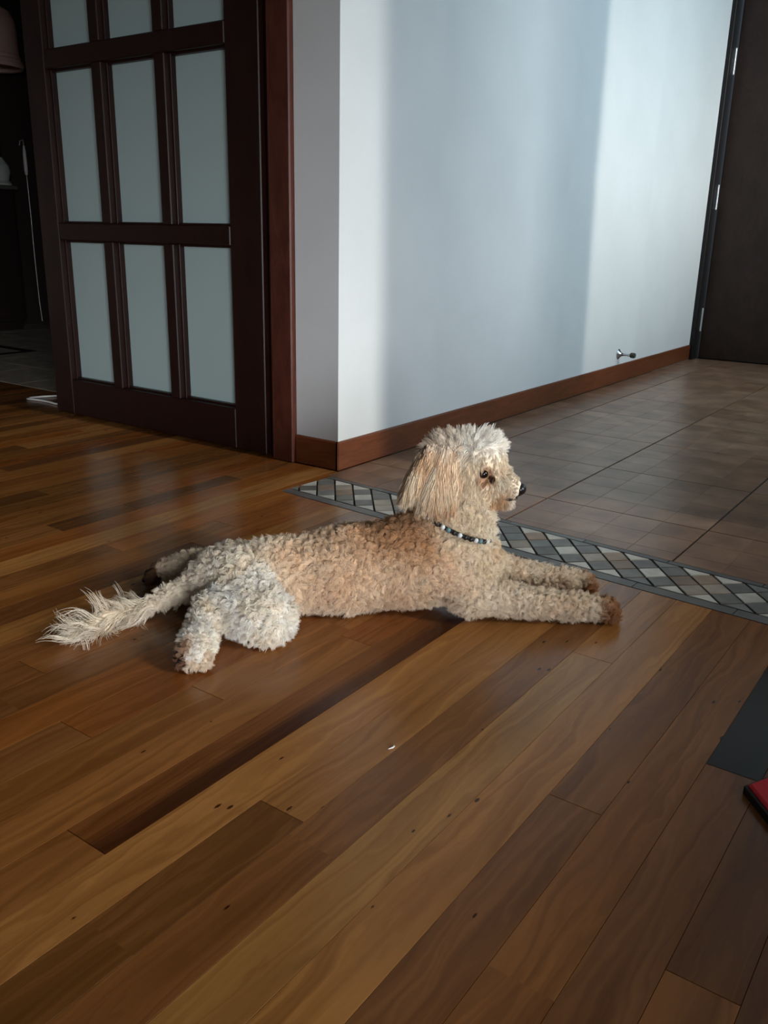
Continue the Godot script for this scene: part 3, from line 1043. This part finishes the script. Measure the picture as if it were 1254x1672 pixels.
# a lock of hair one unit long along y: strands that follow one curling path
func lock_mesh(strands: int, segs: int, spread: float, tip: float, thick: float, coil: float, turns: float, seed_: int, lift := 0.0) -> ArrayMesh:
	var r := RandomNumberGenerator.new()
	r.seed = seed_
	var v := PackedVector3Array()
	var n := PackedVector3Array()
	var c := PackedColorArray()
	var idx := PackedInt32Array()
	var ph := r.randf() * TAU
	for s in strands:
		var a := r.randf() * TAU
		var rr := sqrt(r.randf())
		var b0 := Vector3(cos(a), 0, sin(a)) * rr * spread
		var b1 := Vector3(cos(a), 0, sin(a)) * rr * tip + Vector3(r.randf_range(-1, 1), 0, r.randf_range(-1, 1)) * tip * 0.5
		var ln := r.randf_range(0.72, 1.08)
		var pj := r.randf_range(-0.5, 0.5)
		var shade := r.randf_range(0.92, 1.0)
		var pts := []
		for i in segs + 1:
			var t := float(i) / segs
			var w := turns * TAU * t + ph + pj
			var cr := coil * minf(1.0, t * 1.6)
			var p := b0.lerp(b1, t * t) + Vector3(cos(w) * cr - cos(ph) * cr * 0.5, 0, sin(w) * cr - sin(ph) * cr * 0.5)
			p.y = t * ln - 0.08
			pts.append(p)
		var base := v.size()
		for i in segs + 1:
			var t: Vector3 = (pts[mini(i + 1, segs)] - pts[maxi(i - 1, 0)]).normalized()
			var u := t.cross(Vector3(0.3, 0.1, 0.95)).normalized()
			var w2 := t.cross(u)
			var th := thick * (1.0 - 0.8 * pow(float(i) / segs, 1.5))
			for k in 3:
				var d := u * cos(TAU * k / 3.0) + w2 * sin(TAU * k / 3.0)
				v.append(pts[i] + d * th)
				n.append((d * (1.0 - lift) + Vector3.UP * lift).normalized())
				c.append(Color(shade, shade, shade))
		for i in segs:
			for k in 3:
				var l := (k + 1) % 3
				var a0 := base + i * 3 + k
				var a1 := base + i * 3 + l
				idx.append_array([a0, a0 + 3, a1, a1, a0 + 3, a1 + 3])
	# front faces run clockwise: check one and flip all if needed
	var g := (v[idx[1]] - v[idx[0]]).cross(v[idx[2]] - v[idx[0]])
	if g.dot(n[idx[0]] + n[idx[1]]) > 0.0:
		for i in range(0, idx.size(), 3):
			var t := idx[i + 1]
			idx[i + 1] = idx[i + 2]
			idx[i + 2] = t
	var m := ArrayMesh.new()
	var arr := []
	arr.resize(Mesh.ARRAY_MAX)
	arr[Mesh.ARRAY_VERTEX] = v
	arr[Mesh.ARRAY_NORMAL] = n
	arr[Mesh.ARRAY_COLOR] = c
	arr[Mesh.ARRAY_INDEX] = idx
	m.add_surface_from_arrays(Mesh.PRIMITIVE_TRIANGLES, arr)
	return m

const EYE := Vector3(0.222, 0.288, 0.1315)
const EYE_FAR := Vector3(0.222, 0.288, 0.0485)
const NOSE := Vector3(0.2970, 0.2490, 0.0885)

# coat colour at a point of the dog, own markings plus some painted shade (sRGB triple as a vector)
func coat(p: Vector3, region: int, noise: FastNoiseLite) -> Vector3:
	var nz := noise.get_noise_3dv(p * 100.0)
	var cream := Vector3(249, 228, 198)
	var white := Vector3(253, 247, 236)
	var apricot := Vector3(246, 210, 174)
	var tan := Vector3(214, 164, 120)
	var brown := Vector3(168, 118, 82)
	var c := cream
	match region:
		TRUNK:
			var sh := smoothstep(-0.10, 0.06, p.x) * smoothstep(0.09, 0.17, p.y) * smoothstep(0.19, 0.12, p.x)
			c = cream.lerp(Vector3(247, 234, 214), smoothstep(-0.08, -0.24, p.x))
			c = c.lerp(apricot, clampf(0.65 * smoothstep(-0.26, -0.06, p.x) * smoothstep(0.20, 0.08, p.x) + nz * 0.35, 0.0, 0.85))
			c = c.lerp(tan, clampf(sh * 0.9 + nz * 0.2, 0.0, 0.9))
			c = c.lerp(white, smoothstep(0.05, 0.0, p.y) * 0.5)
		NECK:
			c = cream.lerp(tan, smoothstep(0.17, 0.11, p.x) * 0.75)
			c = c.lerp(white, smoothstep(0.2, 0.25, p.x) * 0.4)
		SKULL:
			c = cream.lerp(white, smoothstep(0.30, 0.34, p.y))
			c = c.lerp(apricot, smoothstep(0.20, 0.15, p.x) * 0.4)
		MUZZLE:
			c = white.lerp(cream, 0.6).lerp(Vector3(232, 192, 152), smoothstep(0.262, 0.238, p.y) * smoothstep(0.290, 0.262, p.x))
		CHIN:
			c = Vector3(224, 182, 142).lerp(Vector3(246, 230, 210), smoothstep(0.262, 0.280, p.x))
		FORE, FORE_FAR:
			c = Vector3(248, 232, 208).lerp(apricot, clampf(0.25 + nz * 0.5, 0.0, 0.7))
			c = c.lerp(apricot, smoothstep(0.24, 0.13, p.x) * smoothstep(0.03, 0.10, p.y) * 0.7)
			c = c.lerp(tan, smoothstep(0.19, 0.12, p.x) * smoothstep(0.10, 0.16, p.y) * 0.6)
			c = c.lerp(brown, smoothstep(0.44, 0.482, p.x))
		TOE:
			c = brown if p.x > 0.0 else (Vector3(116, 84, 64) if p.x < -0.28 else Vector3(226, 204, 178))
		THIGH:
			c = white.lerp(cream, clampf(0.3 + nz, 0.0, 1.0))
		HIND:
			c = white.lerp(cream, clampf(0.2 + nz, 0.0, 1.0))
			c = c.lerp(Vector3(176, 140, 110), smoothstep(0.335, 0.365, p.z) * smoothstep(-0.268, -0.282, p.x))
		HIND_FAR:
			c = cream.lerp(Vector3(226, 206, 182), 0.5)
			c = c.lerp(Vector3(110, 78, 56), smoothstep(-0.405, -0.425, p.x))
		TAIL:
			c = cream.lerp(white, 0.4)
		EAR, EAR_FAR:
			c = cream.lerp(tan, clampf(0.3 + nz * 1.2, 0.0, 0.8))
			c = c.lerp(white, smoothstep(0.315, 0.335, p.y) * 0.6)
	if region == SKULL or region == MUZZLE:
		for e in [EYE, EYE_FAR]:
			var q: Vector3 = p - (e as Vector3)
			var d := Vector2(q.x - 0.004, (q.y + 0.006) * 0.8).length()
			c = c.lerp(Vector3(196, 156, 122), smoothstep(0.019, 0.011, d) * 0.9)
			var tear := Vector2(q.x - 0.014, q.y + 0.008).length()
			c = c.lerp(Vector3(58, 36, 26), smoothstep(0.009, 0.003, tear))
			c = c.lerp(Vector3(64, 42, 32), smoothstep(0.0135, 0.0105, q.length()))
	return c

func make_dog() -> void:
	dog_bones()
	var dog := thing("dog", "curly cream and apricot dog lying on the boards, looking right, wearing a collar", "dog", Vector3(-0.70, 0.0, 0.62))
	dog.basis = Basis(Vector3(0.5762, 0, 0.8173), Vector3.UP, Vector3(-0.8173, 0, 0.5762))
	var noise := FastNoiseLite.new()
	noise.seed = 5
	noise.frequency = 0.12
	var net := surface_net(Vector3(-0.53, -0.02, -0.06), Vector3(0.53, 0.39, 0.42), 0.0052)
	var pos: PackedVector3Array = net[0]
	var idx: PackedInt32Array = net[1]
	var nor := PackedVector3Array()
	var col := PackedColorArray()
	var reg := PackedInt32Array()
	for i in pos.size():
		if pos[i].y < 0.003: pos[i].y = 0.003
		nor.append(gradient(pos[i]))
		var r := nearest_region(pos[i])
		reg.append(r)
		var c := coat(pos[i], r, noise)
		col.append(lin(c.x, c.y, c.z))
	var g := (pos[idx[1]] - pos[idx[0]]).cross(pos[idx[2]] - pos[idx[0]])
	if g.dot(nor[idx[0]]) > 0.0:
		for i in range(0, idx.size(), 3):
			var t := idx[i + 1]
			idx[i + 1] = idx[i + 2]
			idx[i + 2] = t
	var arr := []
	arr.resize(Mesh.ARRAY_MAX)
	arr[Mesh.ARRAY_VERTEX] = pos
	arr[Mesh.ARRAY_NORMAL] = nor
	arr[Mesh.ARRAY_COLOR] = col
	arr[Mesh.ARRAY_INDEX] = idx
	var bm := ArrayMesh.new()
	bm.add_surface_from_arrays(Mesh.PRIMITIVE_TRIANGLES, arr)
	var skin := mat(Color.WHITE, 0.9, 0.2)
	skin.vertex_color_use_as_albedo = true
	part("body", bm, skin, dog)
	# coat
	var hair := mat(Color.WHITE, 0.75, 0.3)
	hair.vertex_color_use_as_albedo = true
	hair.backlight_enabled = true
	hair.backlight = Color(0.3, 0.3, 0.3)
	var kinds := {
		"fur": [lock_mesh(22, 6, 0.28, 0.16, 0.029, 0.16, 0.8, 1, 0.36), lock_mesh(22, 6, 0.28, 0.14, 0.029, 0.19, 1.0, 2, 0.36), lock_mesh(22, 6, 0.28, 0.20, 0.029, 0.13, 0.6, 3, 0.36), lock_mesh(22, 6, 0.28, 0.14, 0.029, 0.20, -0.85, 4, 0.36)],
		"head_fur": [lock_mesh(16, 7, 0.16, 0.10, 0.026, 0.08, 0.6, 5, 0.3), lock_mesh(16, 7, 0.16, 0.13, 0.026, 0.10, -0.7, 6, 0.3), lock_mesh(15, 7, 0.16, 0.10, 0.026, 0.06, 0.4, 7, 0.3)],
		"ear_hair": [lock_mesh(15, 9, 0.09, 0.05, 0.0145, 0.035, 1.0, 8), lock_mesh(15, 9, 0.09, 0.06, 0.0145, 0.045, -1.2, 9), lock_mesh(15, 9, 0.09, 0.04, 0.0145, 0.03, 0.8, 10)],
		"tail_hair": [lock_mesh(10, 9, 0.07, 0.10, 0.0090, 0.14, 0.5, 12), lock_mesh(10, 9, 0.07, 0.07, 0.0090, 0.18, -0.6, 13), lock_mesh(8, 9, 0.07, 0.06, 0.0090, 0.22, 0.45, 17)],
		"muzzle_fur": [lock_mesh(12, 5, 0.30, 0.22, 0.040, 0.08, 0.4, 14), lock_mesh(12, 5, 0.30, 0.22, 0.040, 0.08, -0.4, 15)],
	}
	var xf := {}
	var cl := {}
	for k in kinds:
		xf[k] = []
		cl[k] = []
		for i in (kinds[k] as Array).size():
			xf[k].append([])
			cl[k].append(PackedColorArray())
	var r := RandomNumberGenerator.new()
	r.seed = 77
	for f in range(0, idx.size(), 3):
		var a := pos[idx[f]]
		var b := pos[idx[f + 1]]
		var d := pos[idx[f + 2]]
		var area := (b - a).cross(d - a).length() * 0.5
		var region := reg[idx[f]]
		var kind := "fur"
		var spacing := 0.0058
		var ln := 0.019
		match region:
			TRUNK: ln = 0.017; spacing = 0.0053
			NECK: ln = 0.017; spacing = 0.0053
			FORE, FORE_FAR: ln = 0.0145; spacing = 0.0050
			TOE: ln = 0.0105; spacing = 0.0042
			THIGH: ln = 0.0175; spacing = 0.0055
			HIND, HIND_FAR: ln = 0.014; spacing = 0.0050
			SKULL: kind = "head_fur"; ln = 0.022; spacing = 0.0050
			MUZZLE: kind = "muzzle_fur"; ln = 0.0140; spacing = 0.0036
			CHIN: kind = "muzzle_fur"; ln = 0.0125; spacing = 0.0036
			EAR, EAR_FAR: kind = "ear_hair"; ln = 0.052; spacing = 0.0052
			TAIL:
				if a.x > -0.395:
					ln = 0.0165; spacing = 0.0052
				else:
					kind = "tail_hair"; ln = 0.057; spacing = 0.0064
		var want := area / (spacing * spacing)
		var count := int(want) + (1 if r.randf() < want - int(want) else 0)
		for i in count:
			var u := sqrt(r.randf())
			var w := r.randf()
			var p := a * (1.0 - u) + b * (u * (1.0 - w)) + d * (u * w)
			var nn := (nor[idx[f]] * (1.0 - u) + nor[idx[f + 1]] * (u * (1.0 - w)) + nor[idx[f + 2]] * (u * w)).normalized()
			if p.y < 0.009 and nn.y < -0.3: continue
			var rnd := Vector3(r.randf_range(-1, 1), r.randf_range(-1, 1), r.randf_range(-1, 1))
			rnd -= nn * rnd.dot(nn)
			var dir := nn
			var le := ln * r.randf_range(0.75, 1.25)
			match region:
				TRUNK, NECK:
					dir = nn * 0.55 + rnd * 0.5 + Vector3(-0.12, -0.25, 0)
				FORE, FORE_FAR:
					dir = nn * 0.5 + rnd * 0.42 + Vector3(0.25, -0.2, 0)
				TOE:
					dir = nn * 0.6 + rnd * 0.4
				THIGH:
					dir = nn * 0.55 + rnd * 0.45 + Vector3(0, -0.35, 0.1)
				HIND, HIND_FAR:
					dir = nn * 0.7 + rnd * 0.6
				SKULL:
					var top := smoothstep(0.45, 0.9, nn.y)
					var face := smoothstep(0.20, 0.225, p.x) * (1.0 - top)
					dir = nn * 0.6 + rnd * 0.35 + Vector3(-0.15, -0.75, 0) * (1.0 - top) + Vector3(0.0, 0.25, 0) * top
					dir += Vector3(0.25, -0.1, 0.0) * top * smoothstep(0.19, 0.23, p.x) + Vector3(-0.55, -0.4, 0.0) * top * smoothstep(0.185, 0.13, p.x)
					le *= lerpf(0.85, 1.1, top) * lerpf(1.0, 0.6, face)
					# the hair of the crown falls over the top of the ears
					var over := smoothstep(0.85, 0.55, nn.y) * smoothstep(0.205, 0.185, p.x) * smoothstep(0.285, 0.315, p.y)
					dir = dir.lerp(nn * 0.35 + rnd * 0.25 + Vector3(-0.35, -0.8, 0), over)
					le *= lerpf(1.0, 1.75, over)
					if p.x < 0.17 and p.y < 0.30: le *= 1.3
					if top > 0.3 and p.x > 0.215:
						dir += Vector3(0.5, 0.0, 0.0)
						le *= 1.15
				MUZZLE:
					dir = nn * 0.6 + rnd * 0.35 + Vector3(-0.12, -0.35 * smoothstep(0.7, 0.0, nn.y), 0)
					le *= lerpf(1.0, 0.45, smoothstep(0.262, 0.282, p.x))
				CHIN:
					dir = nn * 0.5 + rnd * 0.3 + Vector3(0.0, -0.5, 0)
				EAR:
					dir = nn * 0.28 + rnd * 0.12 + Vector3(-0.10, -1.0, 0.04)
					le *= lerpf(1.0, 0.72, smoothstep(0.29, 0.25, p.y))
				EAR_FAR:
					dir = nn * 0.2 + rnd * 0.15 + Vector3(0.0, -1.0, 0)
				TAIL:
					var away := smoothstep(-0.33, -0.44, p.x)
					dir = nn * lerpf(0.5, 0.42, away) + rnd * lerpf(0.5, 0.85, away) + Vector3(-0.55, -0.2 * away, 0.4)
					le *= r.randf_range(0.5, 1.35) if away > 0.9 else r.randf_range(0.7, 1.15)
					if dir.y < 0.0 and p.y + dir.normalized().y * le < 0.004:
						dir.y = (0.004 - p.y) / le
			if p.distance_to(EYE) < 0.0125 or p.distance_to(EYE_FAR) < 0.0125 or p.distance_to(NOSE) < 0.0185: continue
			dir = dir.normalized()
			if p.y + dir.y * le < 0.002 and region != TAIL:
				le = minf(le, 0.010)
				if p.y + dir.y * le < -0.001:
					dir.y = maxf(dir.y, (0.001 - p.y) / le)
					dir = dir.normalized()
			var s := dir.cross(Vector3(r.randf_range(-1, 1), r.randf_range(-1, 1), r.randf_range(-1, 1))).normalized()
			var bs := Basis(s, dir, s.cross(dir)).scaled_local(Vector3(le, le, le))
			var which: int = r.randi() % (kinds[kind] as Array).size()
			xf[kind][which].append(Transform3D(bs, p))
			var c := coat(p, region, noise) * r.randf_range(0.95, 1.03)
			var wob := r.randf_range(-6.0, 6.0)
			cl[kind][which].append(lin(minf(c.x, 252.0), minf(c.y + wob * 0.4, 250.0), minf(c.z + wob, 246.0)))
	var total := 0
	for k in kinds:
		for i in (kinds[k] as Array).size():
			var mm := MultiMesh.new()
			mm.transform_format = MultiMesh.TRANSFORM_3D
			mm.use_colors = true
			mm.mesh = kinds[k][i]
			mm.instance_count = xf[k][i].size()
			for j in xf[k][i].size():
				mm.set_instance_transform(j, xf[k][i][j])
				mm.set_instance_color(j, cl[k][i][j])
			total += xf[k][i].size()
			var o := MultiMeshInstance3D.new()
			o.multimesh = mm
			o.material_override = hair
			o.name = k if i == 0 else "%s_%03d" % [k, i]
			o.set_meta("kind", "stuff")
			dog.add_child(o)
	print("locks ", total, " body vertices ", pos.size())
	# eyes, nose, mouth
	var glossy := mat(srgb(22, 13, 10), 0.08, 0.5)
	for e in [EYE, EYE_FAR]:
		var b := MB.new()
		b.ball(e, Vector3(0.0088, 0.0088, 0.0088), Basis(), 20)
		part("eye", b.mesh(), glossy, dog)
	var b := MB.new()
	b.ball(NOSE, Vector3(0.0125, 0.0120, 0.0150), Basis(Vector3.BACK, -0.35), 20)
	b.ball(NOSE + Vector3(-0.001, -0.007, 0), Vector3(0.007, 0.008, 0.005), Basis(), 12)
	part("nose", b.mesh(), mat(srgb(24, 21, 21), 0.3, 0.5), dog)
	b = MB.new()
	b.tube([Vector3(0.294, 0.2375, 0.089), Vector3(0.290, 0.232, 0.097), Vector3(0.276, 0.231, 0.105), Vector3(0.258, 0.236, 0.112)], [0.0022, 0.0026, 0.0024, 0.0012], 8)
	part("mouth", b.mesh(), mat(srgb(40, 26, 22), 0.5, 0.4), dog)
	# dark pads under the splayed hind paws
	var pad := mat(srgb(34, 28, 26), 0.7, 0.3)
	b = MB.new()
	b.ball(Vector3(-0.294, 0.020, 0.354), Vector3(0.007, 0.010, 0.011), Basis(), 12)
	for i in 3:
		b.ball(Vector3(-0.297 + 0.006 * i, 0.014 + 0.005 * i, 0.373), Vector3(0.006, 0.006, 0.006), Basis(), 10)
	part("paw_pad", b.mesh(), pad, dog)
	b = MB.new()
	b.ball(Vector3(-0.443, 0.024, 0.002), Vector3(0.008, 0.009, 0.011), Basis(), 12)
	for i in 3:
		b.ball(Vector3(-0.448, 0.014, -0.012 + 0.012 * i), Vector3(0.006, 0.006, 0.0055), Basis(), 10)
	part("paw_pad", b.mesh(), pad, dog)
	# collar: a dark band with small light and dark beads
	var cc := Vector3(0.179, 0.180, 0.09)
	var tilt := Basis(Vector3.BACK, -0.39)
	var rad := 0.0715
	var pts := []
	var rr := []
	for i in 49:
		var a := TAU * i / 48.0
		pts.append(cc + tilt * Vector3(cos(a) * rad, 0, sin(a) * rad))
		rr.append(0.0042)
	b = MB.new()
	b.tube(pts, rr, 10, false)
	var collar := part("collar", b.mesh(), mat(srgb(30, 28, 30), 0.6, 0.4), dog)
	meta(collar, "dark narrow collar with small light and dark beads")
	var bead_m := [mat(srgb(215, 220, 220), 0.35, 0.5), mat(srgb(24, 24, 26), 0.4, 0.5), mat(srgb(96, 128, 134), 0.35, 0.5)]
	for i in 26:
		var a := -0.35 + TAU * i / 40.0
		var at := cc + tilt * Vector3(cos(a) * (rad + 0.003), 0, sin(a) * (rad + 0.003))
		b = MB.new()
		b.ball(at, Vector3(0.0048, 0.0052, 0.0048), tilt, 10)
		fast_part("bead", b.mesh(), bead_m[[0, 1, 2, 0, 1, 1][i % 6]], collar, i)
